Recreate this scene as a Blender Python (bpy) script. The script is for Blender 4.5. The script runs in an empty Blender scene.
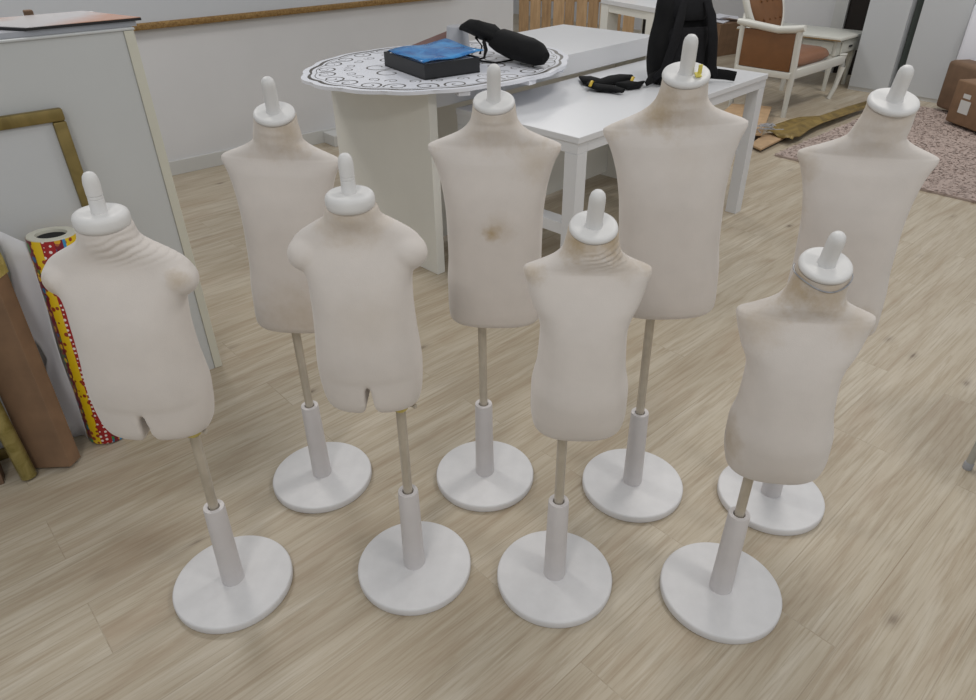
import bpy, bmesh, math, random
from mathutils import Vector, Matrix, noise
random.seed(7)
S = bpy.context.scene
COL = S.collection
R = math.radians

# ------------------------------------------------------------------ camera
H = 1.471
TH = 0.57306
ROLL = -0.01387
F = 693.4
cd = bpy.data.cameras.new('camera'); cam = bpy.data.objects.new('camera', cd); COL.objects.link(cam)
cd.sensor_width = 36.0; cd.lens = F / 976 * 36.0; cd.clip_start = .02
cam.location = (0, 0, H)
cam.matrix_world = Matrix.Translation((0, 0, H)) @ Matrix.Rotation(math.pi/2 - TH, 4, 'X') @ Matrix.Rotation(ROLL, 4, 'Z')
S.camera = cam
_c, _s, _ct, _st = math.cos(ROLL), math.sin(ROLL), math.cos(TH), math.sin(TH)
def ray(px, py):
    a, b = px-488, py-350
    u = (_c*a+_s*b)/F; v = (-_s*a+_c*b)/F
    return Vector((u, _ct-_st*v, -_st-_ct*v))
def spot(px, py, z=0.0):            # where the line of sight meets the level z
    d = ray(px, py); return Vector((0, 0, H)) + d*((z-H)/d.z)
def axes(deg):
    a = R(deg); return Vector((math.cos(a), math.sin(a), 0)), Vector((-math.sin(a), math.cos(a), 0))

# ------------------------------------------------------------------ materials
def srgb(c):
    return tuple((x/255/12.92 if x/255 <= .04045 else ((x/255+.055)/1.055)**2.4) for x in c) + (1,)
class NT:
    def __init__(s, name):
        s.m = bpy.data.materials.new(name); s.m.use_nodes = True
        s.t = s.m.node_tree; s.b = s.t.nodes['Principled BSDF']
    def n(s, typ, **kw):
        nd = s.t.nodes.new(typ)
        for k, v in kw.items():
            if hasattr(nd, k) and not k[0].isupper(): setattr(nd, k, v)
            else: nd.inputs[k].default_value = v
        return nd
    def l(s, a, b): s.t.links.new(a, b)
    def math(s, op, a, b=None, c=None):
        nd = s.t.nodes.new('ShaderNodeMath'); nd.operation = op
        for i, x in enumerate((a, b, c)):
            if x is None: continue
            if isinstance(x, (int, float)): nd.inputs[i].default_value = x
            else: s.l(x, nd.inputs[i])
        return nd.outputs[0]
    def mix(s, fac, a, b, mode='MIX'):
        nd = s.t.nodes.new('ShaderNodeMix'); nd.data_type = 'RGBA'; nd.blend_type = mode
        for x, i in ((fac, 0), (a, 6), (b, 7)):
            if isinstance(x, (int, float)): nd.inputs[i].default_value = x
            elif isinstance(x, tuple): nd.inputs[i].default_value = x
            else: s.l(x, nd.inputs[i])
        return nd.outputs[2]
    def ramp(s, x, stops):
        nd = s.t.nodes.new('ShaderNodeValToRGB'); s.l(x, nd.inputs[0]); e = nd.color_ramp.elements
        while len(e) < len(stops): e.new(.5)
        for k, (p, c) in enumerate(stops): e[k].position = p; e[k].color = c
        return nd.outputs[0]
def plain(name, col, rough=.5, var=.06, scale=6, metal=0, bump=0, bscale=200, spec=.5):
    t = NT(name); c = srgb(col)
    tc = t.n('ShaderNodeTexCoord'); nz = t.n('ShaderNodeTexNoise', Scale=scale, Detail=5.0, Roughness=.6)
    t.l(tc.outputs['Object'], nz.inputs['Vector'])
    lo = tuple(x*(1-var) for x in c[:3])+(1,); hi = tuple(min(1, x*(1+var)) for x in c[:3])+(1,)
    t.l(t.ramp(nz.outputs[0], [(.3, lo), (.7, hi)]), t.b.inputs['Base Color'])
    t.b.inputs['Roughness'].default_value = rough; t.b.inputs['Metallic'].default_value = metal
    t.b.inputs['Specular IOR Level'].default_value = spec
    if bump:
        n2 = t.n('ShaderNodeTexNoise', Scale=bscale, Detail=3.0); t.l(tc.outputs['Object'], n2.inputs['Vector'])
        bp = t.n('ShaderNodeBump', Strength=bump, Distance=.002); t.l(n2.outputs[0], bp.inputs['Height']); t.l(bp.outputs[0], t.b.inputs['Normal'])
    return t.m
def fabric(name, stains, col=(212, 205, 199), dirt=(176, 156, 126)):
    """stretch jersey with worn and soiled spots; stains = (x, y, z, radius, strength) in the torso's own space"""
    t = NT(name); c = srgb(col)
    tc = t.n('ShaderNodeTexCoord'); o = tc.outputs['Object']
    nz = t.n('ShaderNodeTexNoise', Scale=9.0, Detail=5.0, Roughness=.6); t.l(o, nz.inputs['Vector'])
    base = t.ramp(nz.outputs[0], [(.3, srgb([x*.975 for x in col])), (.7, srgb([min(255, x*1.015) for x in col]))])
    wv = t.n('ShaderNodeTexNoise', Scale=38.0, Detail=4.0, Roughness=.7); t.l(o, wv.inputs['Vector'])
    for k, (x, y, z, r, st) in enumerate(stains):
        d = t.n('ShaderNodeVectorMath', operation='DISTANCE'); t.l(o, d.inputs[0]); d.inputs[1].default_value = (x, y, z)
        v = t.math('ADD', d.outputs['Value'], t.math('MULTIPLY', t.math('SUBTRACT', wv.outputs[0], .5), r*1.1))
        f = t.math('MULTIPLY', t.math('SMOOTH_MIN', t.math('MAXIMUM', t.math('SUBTRACT', 1.0, t.math('DIVIDE', v, r)), 0.0), 1.0, .2), st)
        base = t.mix(f, base, srgb(dirt))
    t.l(base, t.b.inputs['Base Color'])
    t.b.inputs['Roughness'].default_value = .9; t.b.inputs['Specular IOR Level'].default_value = .2
    t.b.inputs['Sheen Weight'].default_value = .25
    mp = t.n('ShaderNodeMapping'); mp.inputs['Scale'].default_value = (1, 1, 2.2); t.l(o, mp.inputs[0])
    kn = t.n('ShaderNodeTexNoise', Scale=420.0, Detail=2.0); t.l(mp.outputs[0], kn.inputs['Vector'])
    bp = t.n('ShaderNodeBump', Strength=.25, Distance=.0015); t.l(kn.outputs[0], bp.inputs['Height']); t.l(bp.outputs[0], t.b.inputs['Normal'])
    return t.m
def floor_mat():
    t = NT('pale oak laminate'); tc = t.n('ShaderNodeTexCoord')
    mp = t.n('ShaderNodeMapping'); mp.inputs['Rotation'].default_value = (0, 0, R(-42)); t.l(tc.outputs['Object'], mp.inputs[0])
    br = t.n('ShaderNodeTexBrick', offset=.37, offset_frequency=2); br.inputs['Scale'].default_value = 1
    br.inputs['Color1'].default_value = (0, 0, 0, 1); br.inputs['Color2'].default_value = (1, 1, 1, 1); br.inputs['Mortar'].default_value = (.5, .5, .5, 1)
    br.inputs['Mortar Size'].default_value = .0016; br.inputs['Mortar Smooth'].default_value = .4
    br.inputs['Brick Width'].default_value = 1.25; br.inputs['Row Height'].default_value = .19
    t.l(mp.outputs[0], br.inputs['Vector'])
    sh = t.n('ShaderNodeVectorMath', operation='SCALE'); t.l(br.outputs['Color'], sh.inputs[0]); sh.inputs['Scale'].default_value = 7.3
    ad = t.n('ShaderNodeVectorMath', operation='ADD'); t.l(mp.outputs[0], ad.inputs[0]); t.l(sh.outputs[0], ad.inputs[1])
    def nz(sc, sx, sy, det=6, rough=.6, dist=0):
        m = t.n('ShaderNodeMapping'); m.inputs['Scale'].default_value = (sx, sy, 1); t.l(ad.outputs[0], m.inputs[0])
        n = t.n('ShaderNodeTexNoise', Scale=sc, Detail=float(det), Roughness=rough, Distortion=float(dist)); t.l(m.outputs[0], n.inputs['Vector']); return n.outputs[0]
    g1 = nz(1.6, .8, 6.0, 5, .55, 1.6); g2 = nz(5.0, .45, 9.0, 8, .62, 1.4); g3 = nz(16, .35, 12, 5, .6, .4); blot = nz(1.4, 1.2, 3, 3, .5, .6)
    c = t.ramp(g1, [(.28, srgb((168, 153, 133))), (.48, srgb((184, 173, 154))), (.72, srgb((198, 189, 173)))])
    c = t.mix(t.math('MULTIPLY', t.ramp(g2, [(.38, (1, 1, 1, 1)), (.52, (0, 0, 0, 1))]), .42), c, srgb((150, 132, 108)))
    c = t.mix(t.math('MULTIPLY', t.ramp(g3, [(.34, (1, 1, 1, 1)), (.50, (0, 0, 0, 1))]), .30), c, srgb((132, 115, 95)))
    c = t.mix(t.math('MULTIPLY', t.ramp(blot, [(.56, (0, 0, 0, 1)), (.74, (1, 1, 1, 1))]), .35), c, srgb((158, 132, 108)))
    c = t.mix(t.math('MULTIPLY', br.outputs['Color'], .26), c, srgb((162, 147, 124)))
    # knots
    vm = t.n('ShaderNodeMapping'); vm.inputs['Scale'].default_value = (2.2, 4.6, 1); t.l(ad.outputs[0], vm.inputs[0])
    vo = t.n('ShaderNodeTexVoronoi', Scale=1.5); t.l(vm.outputs[0], vo.inputs['Vector'])
    kd = t.math('ADD', vo.outputs['Distance'], t.math('MULTIPLY', t.math('SUBTRACT', g3, .5), .16))
    sc = t.n('ShaderNodeSeparateColor'); t.l(vo.outputs['Color'], sc.inputs[0])
    on = t.math('GREATER_THAN', sc.outputs[0], .5)
    kn = t.math('MULTIPLY', t.ramp(kd, [(.02, (1, 1, 1, 1)), (.085, (.25, .25, .25, 1)), (.17, (0, 0, 0, 1))]), t.math('MULTIPLY', on, .85))
    c = t.mix(kn, c, srgb((92, 74, 60)))
    c = t.mix(t.math('MULTIPLY', br.outputs['Fac'], .2), c, srgb((110, 95, 76)))
    t.l(c, t.b.inputs['Base Color'])
    t.l(t.ramp(g2, [(.3, (.5, .5, .5, 1)), (.7, (.36, .36, .36, 1))]), t.b.inputs['Roughness'])
    t.b.inputs['Specular IOR Level'].default_value = .35
    bp = t.n('ShaderNodeBump', Strength=.25, Distance=.001); t.l(t.math('SUBTRACT', g2, br.outputs['Fac']), bp.inputs['Height']); t.l(bp.outputs[0], t.b.inputs['Normal'])
    return t.m
def wrap_mat():
    t = NT('party gift wrap'); tc = t.n('ShaderNodeTexCoord'); sp = t.n('ShaderNodeSeparateXYZ'); t.l(tc.outputs['Object'], sp.inputs[0])
    ang = t.math('ARCTAN2', sp.outputs['Y'], sp.outputs['X']); z = sp.outputs['Z']
    u = t.math('MULTIPLY', ang, .065)
    cb = t.n('ShaderNodeCombineXYZ'); t.l(u, cb.inputs[0]); t.l(z, cb.inputs[1])
    def dots(sc, thr, seedz=0.0, rnd=.3):
        v = t.n('ShaderNodeTexVoronoi', Scale=sc, Randomness=rnd); t.l(cb.outputs[0], v.inputs['Vector']); return t.math('LESS_THAN', v.outputs['Distance'], thr), v
    d1, _ = dots(62, .27); d2, v2 = dots(46, .34, rnd=.7); d3, v3 = dots(58, .5, rnd=1)
    band = t.math('DIVIDE', t.math('ADD', u, .143), .135)
    red = t.mix(d1, srgb((158, 24, 26)), srgb((232, 222, 214)))
    yel = t.mix(d2, srgb((226, 190, 22)), srgb((150, 60, 30)))
    sc = t.n('ShaderNodeSeparateColor'); t.l(v3.outputs['Color'], sc.inputs[0])
    blob = t.ramp(sc.outputs[0], [(.0, srgb((38, 96, 168))), (.35, srgb((46, 138, 66))), (.6, srgb((150, 28, 60))), (.85, srgb((240, 200, 40)))])
    mixb = t.mix(d3, srgb((120, 26, 44)), blob)
    c = t.mix(t.math('GREATER_THAN', band, .12), mixb, yel)
    c = t.mix(t.math('GREATER_THAN', band, .33), c, red)
    c = t.mix(t.math('GREATER_THAN', band, .58), c, mixb)
    c = t.mix(t.math('GREATER_THAN', band, .74), c, srgb((60, 140, 190)))
    c = t.mix(t.math('GREATER_THAN', band, .80), c, yel)
    t.l(c, t.b.inputs['Base Color']); t.b.inputs['Roughness'].default_value = .35
    return t.m
def gold_mat(name, a, b, rough=.35, metal=.55, scale=40):
    t = NT(name); tc = t.n('ShaderNodeTexCoord'); n = t.n('ShaderNodeTexNoise', Scale=float(scale), Detail=5.0, Distortion=.8); t.l(tc.outputs['Object'], n.inputs['Vector'])
    t.l(t.ramp(n.outputs[0], [(.35, srgb(a)), (.65, srgb(b))]), t.b.inputs['Base Color'])
    t.b.inputs['Roughness'].default_value = rough; t.b.inputs['Metallic'].default_value = metal
    bp = t.n('ShaderNodeBump', Strength=.3, Distance=.003); t.l(n.outputs[0], bp.inputs['Height']); t.l(bp.outputs[0], t.b.inputs['Normal'])
    return t.m
def wood_mat(name, a, b, axis='Z'):
    t = NT(name); tc = t.n('ShaderNodeTexCoord'); mp = t.n('ShaderNodeMapping')
    mp.inputs['Scale'].default_value = {'Z': (14, 14, 1.5), 'X': (1.5, 14, 14)}[axis]; t.l(tc.outputs['Object'], mp.inputs[0])
    oi = t.n('ShaderNodeObjectInfo'); ad = t.n('ShaderNodeVectorMath', operation='ADD'); t.l(mp.outputs[0], ad.inputs[0]); t.l(oi.outputs['Random'], ad.inputs[1])
    n = t.n('ShaderNodeTexNoise', Scale=3.0, Detail=6.0, Roughness=.65, Distortion=.5); t.l(ad.outputs[0], n.inputs['Vector'])
    t.l(t.ramp(n.outputs[0], [(.32, srgb(a)), (.68, srgb(b))]), t.b.inputs['Base Color']); t.b.inputs['Roughness'].default_value = .75
    return t.m
def print_mat():
    t = NT('art print'); tc = t.n('ShaderNodeTexCoord'); sp = t.n('ShaderNodeSeparateXYZ'); t.l(tc.outputs['Object'], sp.inputs[0])
    n = t.n('ShaderNodeTexNoise', Scale=9.0, Detail=4.0); t.l(tc.outputs['Object'], n.inputs['Vector'])
    v = t.math('ADD', t.math('ADD', sp.outputs['X'], .36), t.math('MULTIPLY', t.math('SUBTRACT', n.outputs[0], .5), .10))
    c = t.ramp(t.math('MULTIPLY', v, 1.75), [(.20, srgb((192, 138, 108))), (.42, srgb((196, 192, 192))), (.66, srgb((196, 192, 194))), (.84, srgb((190, 142, 118)))])
    t.l(c, t.b.inputs['Base Color']); t.b.inputs['Roughness'].default_value = .25
    return t.m
def cardboard(name, a=(150, 112, 78)):
    t = NT(name); tc = t.n('ShaderNodeTexCoord'); n = t.n('ShaderNodeTexNoise', Scale=14.0, Detail=6.0); t.l(tc.outputs['Object'], n.inputs['Vector'])
    w = t.n('ShaderNodeTexWave', Scale=90.0, Distortion=.4); t.l(tc.outputs['Object'], w.inputs['Vector'])
    c = t.ramp(n.outputs[0], [(.3, srgb([x*.93 for x in a])), (.7, srgb([min(255, x*1.05) for x in a]))])
    t.l(t.mix(t.math('MULTIPLY', w.outputs[1], .05), c, srgb([x*.8 for x in a])), t.b.inputs['Base Color']); t.b.inputs['Roughness'].default_value = .8
    return t.m

M = dict(
    floor=floor_mat(), wrap=wrap_mat(), artprint=print_mat(),
    wall=plain('wall paint', (212, 212, 214), .8, .02, 3, bump=.1, bscale=60),
    base=plain('white skirting', (202, 202, 200), .5, .02),
    plastic=plain('white plastic', (216, 215, 214), .48, .015, 12, spec=.35),
    plastic_worn=plain('scuffed white plastic', (214, 213, 214), .62, .05, 16),
    tube=plain('white plastic tube', (206, 202, 202), .45, .03, 20),
    metal=gold_mat('brushed steel tube', (186, 178, 164), (200, 192, 178), .4, .45, 20),
    brass=plain('yellowed brass', (206, 190, 110), .45, .1, 90, metal=.4),
    black=plain('black core shade', (22, 22, 22), .9),
    cab=plain('grey white laminate', (196, 198, 198), .6, .02, 4),
    cabedge=plain('cream edge band', (206, 204, 190), .55, .02),
    desk=plain('white lacquer desk', (216, 217, 220), .28, .01, 4),
    deskside=plain('off white panel', (227, 226, 220), .5, .02, 5),
    goldframe=gold_mat('aged gold moulding', (116, 100, 54), (136, 118, 68), .45, .4, 18),
    bronzeframe=gold_mat('bronze gold moulding', (122, 92, 52), (166, 134, 84), .5, .4, 90),
    board=plain('white board surface', (196, 199, 204), .35, .01, 3),
    mirrorfill=plain('pale grey backing', (196, 198, 200), .5, .02, 3),
    brown=cardboard('brown cardboard', (128, 100, 76)), brown_dark=cardboard('dark cardboard', (114, 90, 70)), tan=cardboard('tan cardboard', (178, 148, 114)),
    goldwrap=gold_mat('gold foil wrap', (140, 128, 70), (176, 162, 104), .35, .4, 25),
    goldpattern=gold_mat('gold floral wrap', (176, 160, 84), (206, 190, 116), .45, .3, 70),
    paper=plain('white paper', (232, 232, 238), .7, .02, 5, bump=.1, bscale=30),
    darkedge=plain('black edge', (26, 24, 26), .5), tray=plain('black leatherette', (28, 29, 32), .5, .1, 30),
    blue=gold_mat('blue glossy sleeve', (22, 92, 160), (62, 142, 204), .25, 0, 12),
    cup=plain('silver grey plastic', (166, 168, 174), .35), wine=plain('brown glossy sleeve', (126, 98, 92), .3, .15),
    bag=plain('black nylon', (12, 12, 14), .8, .2, 30, bump=.4, bscale=300, spec=.25), bag2=plain('charcoal mesh', (22, 22, 25), .85, .2, 60, bump=.5, bscale=500, spec=.25),
    tag=plain('yellow clip', (196, 166, 52), .4, metal=.3),
    ornament=plain('dark scroll print', (84, 80, 76), .5, .1), board_white=plain('glossy white board', (226, 228, 236), .25, .01),
    pallet=wood_mat('pallet pine', (166, 134, 98), (196, 164, 126)), pallet2=wood_mat('weathered pallet pine', (144, 114, 82), (182, 150, 112)),
    leather=plain('tan leather', (120, 80, 46), .5, .1, 12, bump=.15), leather2=plain('brown seat leather', (134, 94, 70), .5, .08, 12),
    chairwhite=plain('cream lacquer', (212, 211, 204), .35, .02), antique=plain('cream painted wood', (206, 206, 198), .4, .03, 20),
    closet=plain('pale closet front', (190, 193, 196), .45, .01, 2), gap=plain('closet gap shade', (70, 78, 74), .7),
    doorway=plain('dark brown doorway', (34, 27, 23), .8, .1),
    rug=plain('taupe rug base', (172, 155, 147), .95, .06, 12, bump=.3, bscale=60), pile=plain('taupe pile', (174, 157, 149), .95, .10, 10),
    foil=gold_mat('gold satin cloth', (112, 92, 46), (150, 126, 68), .45, .2, 10),
    label=plain('paper label', (206, 206, 204), .6), yellowtape=plain('yellow tape', (214, 200, 96), .5), grey=plain('grey crumpled film', (150, 152, 158), .3, .35, 60),
    stain=plain('pale metal', (178, 178, 172), .4, metal=.3))

# ------------------------------------------------------------------ mesh helpers
class MB:
    def __init__(s): s.bm = bmesh.new()
    def box(s, cx, cy, cz, sx, sy, sz, rot=None, bev=0):
        r = bmesh.ops.create_cube(s.bm, size=1)
        vs = r['verts']
        bmesh.ops.scale(s.bm, vec=(sx, sy, sz), verts=vs)
        if bev:
            es = list({e for v in vs for e in v.link_edges})
            g = bmesh.ops.bevel(s.bm, geom=es, offset=bev, segments=2, affect='EDGES', profile=.5)
            vs = list({v for f in g['faces'] for v in f.verts} | {v for v in vs if v.is_valid})
        m = Matrix.Translation((cx, cy, cz)) @ (rot.to_4x4() if rot else Matrix.Identity(4))
        bmesh.ops.transform(s.bm, matrix=m, verts=vs); return s
    def prism(s, pts, z0, z1, mat=None, bev=0):
        """pts counter-clockwise (x, y); extruded z0..z1"""
        a = [s.bm.verts.new((x, y, z0)) for x, y in pts]; b = [s.bm.verts.new((x, y, z1)) for x, y in pts]
        n = len(pts); fs = [s.bm.faces.new(a[::-1]), s.bm.faces.new(b)]
        for i in range(n): fs.append(s.bm.faces.new((a[i], a[(i+1) % n], b[(i+1) % n], b[i])))
        if bev:
            es = [e for e in fs[1].edges]
            bmesh.ops.bevel(s.bm, geom=es, offset=bev, segments=2, affect='EDGES')
        if mat is not None: bmesh.ops.transform(s.bm, matrix=mat, verts=[v for v in s.bm.verts])
        return s
    def rings(s, rings, cap0=True, cap1=True, closed=True):
        R_ = [[s.bm.verts.new(p) for p in r] for r in rings]; n = len(R_[0])
        for a, b in zip(R_, R_[1:]):
            for i in range(n if closed else n-1):
                s.bm.faces.new((a[i], a[(i+1) % n], b[(i+1) % n], b[i]))
        if cap0: s.bm.faces.new(R_[0][::-1])
        if cap1: s.bm.faces.new(R_[-1])
        return s
    def lathe(s, prof, n=48, c=(0, 0, 0), cap0=True, cap1=True):
        return s.rings([[(c[0]+r*math.cos(2*math.pi*i/n), c[1]+r*math.sin(2*math.pi*i/n), c[2]+z) for i in range(n)] for r, z in prof], cap0, cap1)
    def tube(s, path, r, n=10, flat=1.0, up=Vector((0, 0, 1))):
        path = [Vector(p) for p in path]; out = []
        for i, p in enumerate(path):
            t = (path[min(i+1, len(path)-1)]-path[max(i-1, 0)]).normalized()
            a = t.cross(up)
            if a.length < 1e-3: a = t.cross(Vector((1, 0, 0)))
            a.normalize(); b = t.cross(a).normalized()
            rr = r[i] if isinstance(r, (list, tuple)) else r
            out.append([p + a*rr*math.cos(2*math.pi*k/n) + b*rr*flat*math.sin(2*math.pi*k/n) for k in range(n)])
        return s.rings(out)
    def build(s, name, mat, parent=None, smooth=None, mat_w=None, loc=None, wn=False):
        bmesh.ops.recalc_face_normals(s.bm, faces=s.bm.faces[:])
        me = bpy.data.meshes.new(name)
        if mat_w is not None: bmesh.ops.transform(s.bm, matrix=mat_w, verts=s.bm.verts[:])
        if smooth:
            for f in s.bm.faces: f.smooth = True
            for e in s.bm.edges:
                if len(e.link_faces) == 2 and e.calc_face_angle(0) > R(smooth): e.smooth = False
        s.bm.to_mesh(me); s.bm.free()
        me.materials.append(mat)
        o = bpy.data.objects.new(name, me); COL.objects.link(o)
        if parent is not None: o.parent = parent
        if loc is not None: o.location = loc
        return o
def tag(o, label, cat, group=None, kind=None):
    o['label'] = label; o['category'] = cat
    if group: o['group'] = group
    if kind: o['kind'] = kind
    return o
def thing(name, label, cat, loc=(0, 0, 0), rz=0, group=None):
    o = bpy.data.objects.new(name, None); COL.objects.link(o); o.empty_display_size = .05
    o.location = loc; o.rotation_euler = (0, 0, rz); return tag(o, label, cat, group)
def struct(o): o['kind'] = 'structure'; return o
def wbox(name, mat, A, ax, s0, s1, t0, t1, z0, z1, parent=None, bev=0, smooth=None):
    """box in a rotated frame: origin A, axes ax=(e1,e2)"""
    e1, e2 = ax
    rot = Matrix((e1, e2, Vector((0, 0, 1)))).transposed()
    c = A + e1*(s0+s1)/2 + e2*(t0+t1)/2
    mb = MB().box(0, 0, 0, s1-s0, t1-t0, z1-z0, None, bev)
    o = mb.build(name, mat, parent, smooth)
    M4 = Matrix.Translation((c.x, c.y, (z0+z1)/2)) @ rot.to_4x4()
    o.data.transform(M4)
    return o

# ------------------------------------------------------------------ spline
def pchip(xs, ys):
    n = len(xs); h = [xs[i+1]-xs[i] for i in range(n-1)]; d = [(ys[i+1]-ys[i])/h[i] for i in range(n-1)]
    m = [d[0]] + [0 if d[i-1]*d[i] <= 0 else 2*d[i-1]*d[i]/(d[i-1]+d[i]) for i in range(1, n-1)] + [d[-1]]
    def f(x):
        if x <= xs[0]: return ys[0]
        if x >= xs[-1]: return ys[-1]
        i = max(k for k in range(n-1) if xs[k] <= x); t = (x-xs[i])/h[i]
        return (ys[i]*(1+2*t)*(1-t)**2 + m[i]*h[i]*t*(1-t)**2 + ys[i+1]*t*t*(3-2*t) + m[i+1]*h[i]*t*t*(t-1))
    return f
def loft_rings(prof, cx=0, n=72, step=.004):
    """prof rows: z, half width, front depth, back depth, exponent, centre y"""
    zs = [p[0] for p in prof]; fs = [pchip(zs, [p[k] for p in prof]) for k in range(1, 6)]
    zz = []; z = zs[0]
    while z < zs[-1]: zz.append(z); z += step
    zz += zs; zz = sorted(set(round(q, 4) for q in zz))
    out = []
    for z in zz:
        w, df, db, ex, cy = [f(z) for f in fs]; ring = []
        for i in range(n):
            a = 2*math.pi*i/n; c, s_ = math.cos(a), math.sin(a)
            x = w*math.copysign(abs(c)**(2/ex), c); y = (df if s_ < 0 else db)*math.copysign(abs(s_)**(2/ex), s_)
            ring.append((cx+x, cy+y, z))
        out.append(ring)
    return out

# ------------------------------------------------------------------ mannequins
#          z     hw    front  back  exp  cy
KID = [(0, .075, .040, .040, 2.6, 0), (.003, .094, .052, .052, 2.7, 0), (.010, .106, .061, .062, 2.8, 0), (.024, .1145, .068, .070, 2.8, 0), (.06, .1165, .074, .078, 2.7, 0), (.12, .1165, .076, .076, 2.6, 0),
       (.20, .1120, .074, .066, 2.5, 0), (.30, .1130, .073, .068, 2.5, 0), (.36, .1180, .067, .070, 2.6, .002), (.41, .1275, .056, .066, 2.6, .004),
       (.440, .1370, .050, .058, 2.5, .006), (.456, .1445, .044, .050, 2.6, .008), (.466, .1485, .040, .044, 2.5, .009), (.473, .1485, .037, .040, 2.3, .009), (.479, .1410, .036, .038, 2.0, .009), (.489, .118, .037, .038, 2.0, .008),
       (.499, .094, .039, .040, 2, .007), (.509, .075, .041, .042, 2, .005), (.521, .061, .043, .044, 2, .003), (.536, .053, .042, .044, 2, .001), (.555, .049, .044, .044, 2, 0), (.575, .0465, .044, .044, 2, 0)]
TOT = [(0, .060, .040, .045, 2.5, 0), (.003, .076, .052, .060, 2.6, 0), (.010, .086, .062, .072, 2.6, 0), (.026, .0955, .073, .083, 2.6, 0), (.07, .1010, .086, .090, 2.5, 0), (.12, .1005, .092, .084, 2.4, 0),
       (.19, .0895, .084, .068, 2.4, 0), (.27, .0860, .074, .064, 2.5, 0), (.30, .0915, .068, .065, 2.5, .001), (.33, .1035, .060, .064, 2.6, .003), (.36, .1125, .051, .057, 2.6, .006),
       (.385, .1185, .043, .048, 2.7, .008), (.396, .1212, .039, .042, 2.6, .008), (.403, .1205, .037, .039, 2.3, .008), (.409, .111, .037, .038, 2.0, .007),
       (.418, .090, .039, .040, 2, .006), (.427, .073, .041, .042, 2, .004), (.438, .060, .043, .044, 2, .002), (.453, .0525, .043, .044, 2, 0), (.475, .0485, .044, .044, 2, 0), (.495, .0460, .043, .043, 2, 0)]
BABY = [(.080, .112, .060, .062, 2.4, 0), (.086, .1170, .072, .075, 2.4, 0), (.096, .118, .079, .082, 2.4, 0), (.115, .1185, .083, .086, 2.4, 0), (.15, .1165, .085, .080, 2.4, 0), (.21, .1120, .082, .068, 2.35, 0), (.27, .1095, .078, .066, 2.35, 0),
        (.31, .110, .072, .068, 2.4, .002), (.34, .116, .064, .066, 2.4, .005), (.365, .128, .055, .060, 2.3, .007), (.385, .134, .048, .053, 2.2, .009), (.402, .132, .043, .048, 2.1, .010), (.418, .116, .041, .046, 2, .010), (.430, .096, .042, .046, 2, .009),
        (.441, .077, .043, .046, 2, .006), (.454, .062, .044, .046, 2, .003), (.470, .052, .045, .046, 2, 0), (.50, .048, .045, .045, 2, 0)]
def crease(v, kind, zt, side):
    """bunched stretch cloth round the neck"""
    x, y, z = v; d = zt - z
    if d < 0 or d > .085: return v
    m = math.sin(math.pi*min(1, max(0, (d+.004)/.085)))
    a = math.atan2(-y, x*side)      # 0 = the creased side, pi/2 = front
    mm = m * max(0, 1-abs(a-.85)/1.5)
    ph = (d + .35*x*side + .006*noise.noise(Vector((x*30, y*30, z*30)))) * (2*math.pi/.0135)
    k = 1 + mm*(.105*(abs(math.sin(ph*.5))**.6 - .6) + .03)
    return (x*k, y*k, z)
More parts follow.
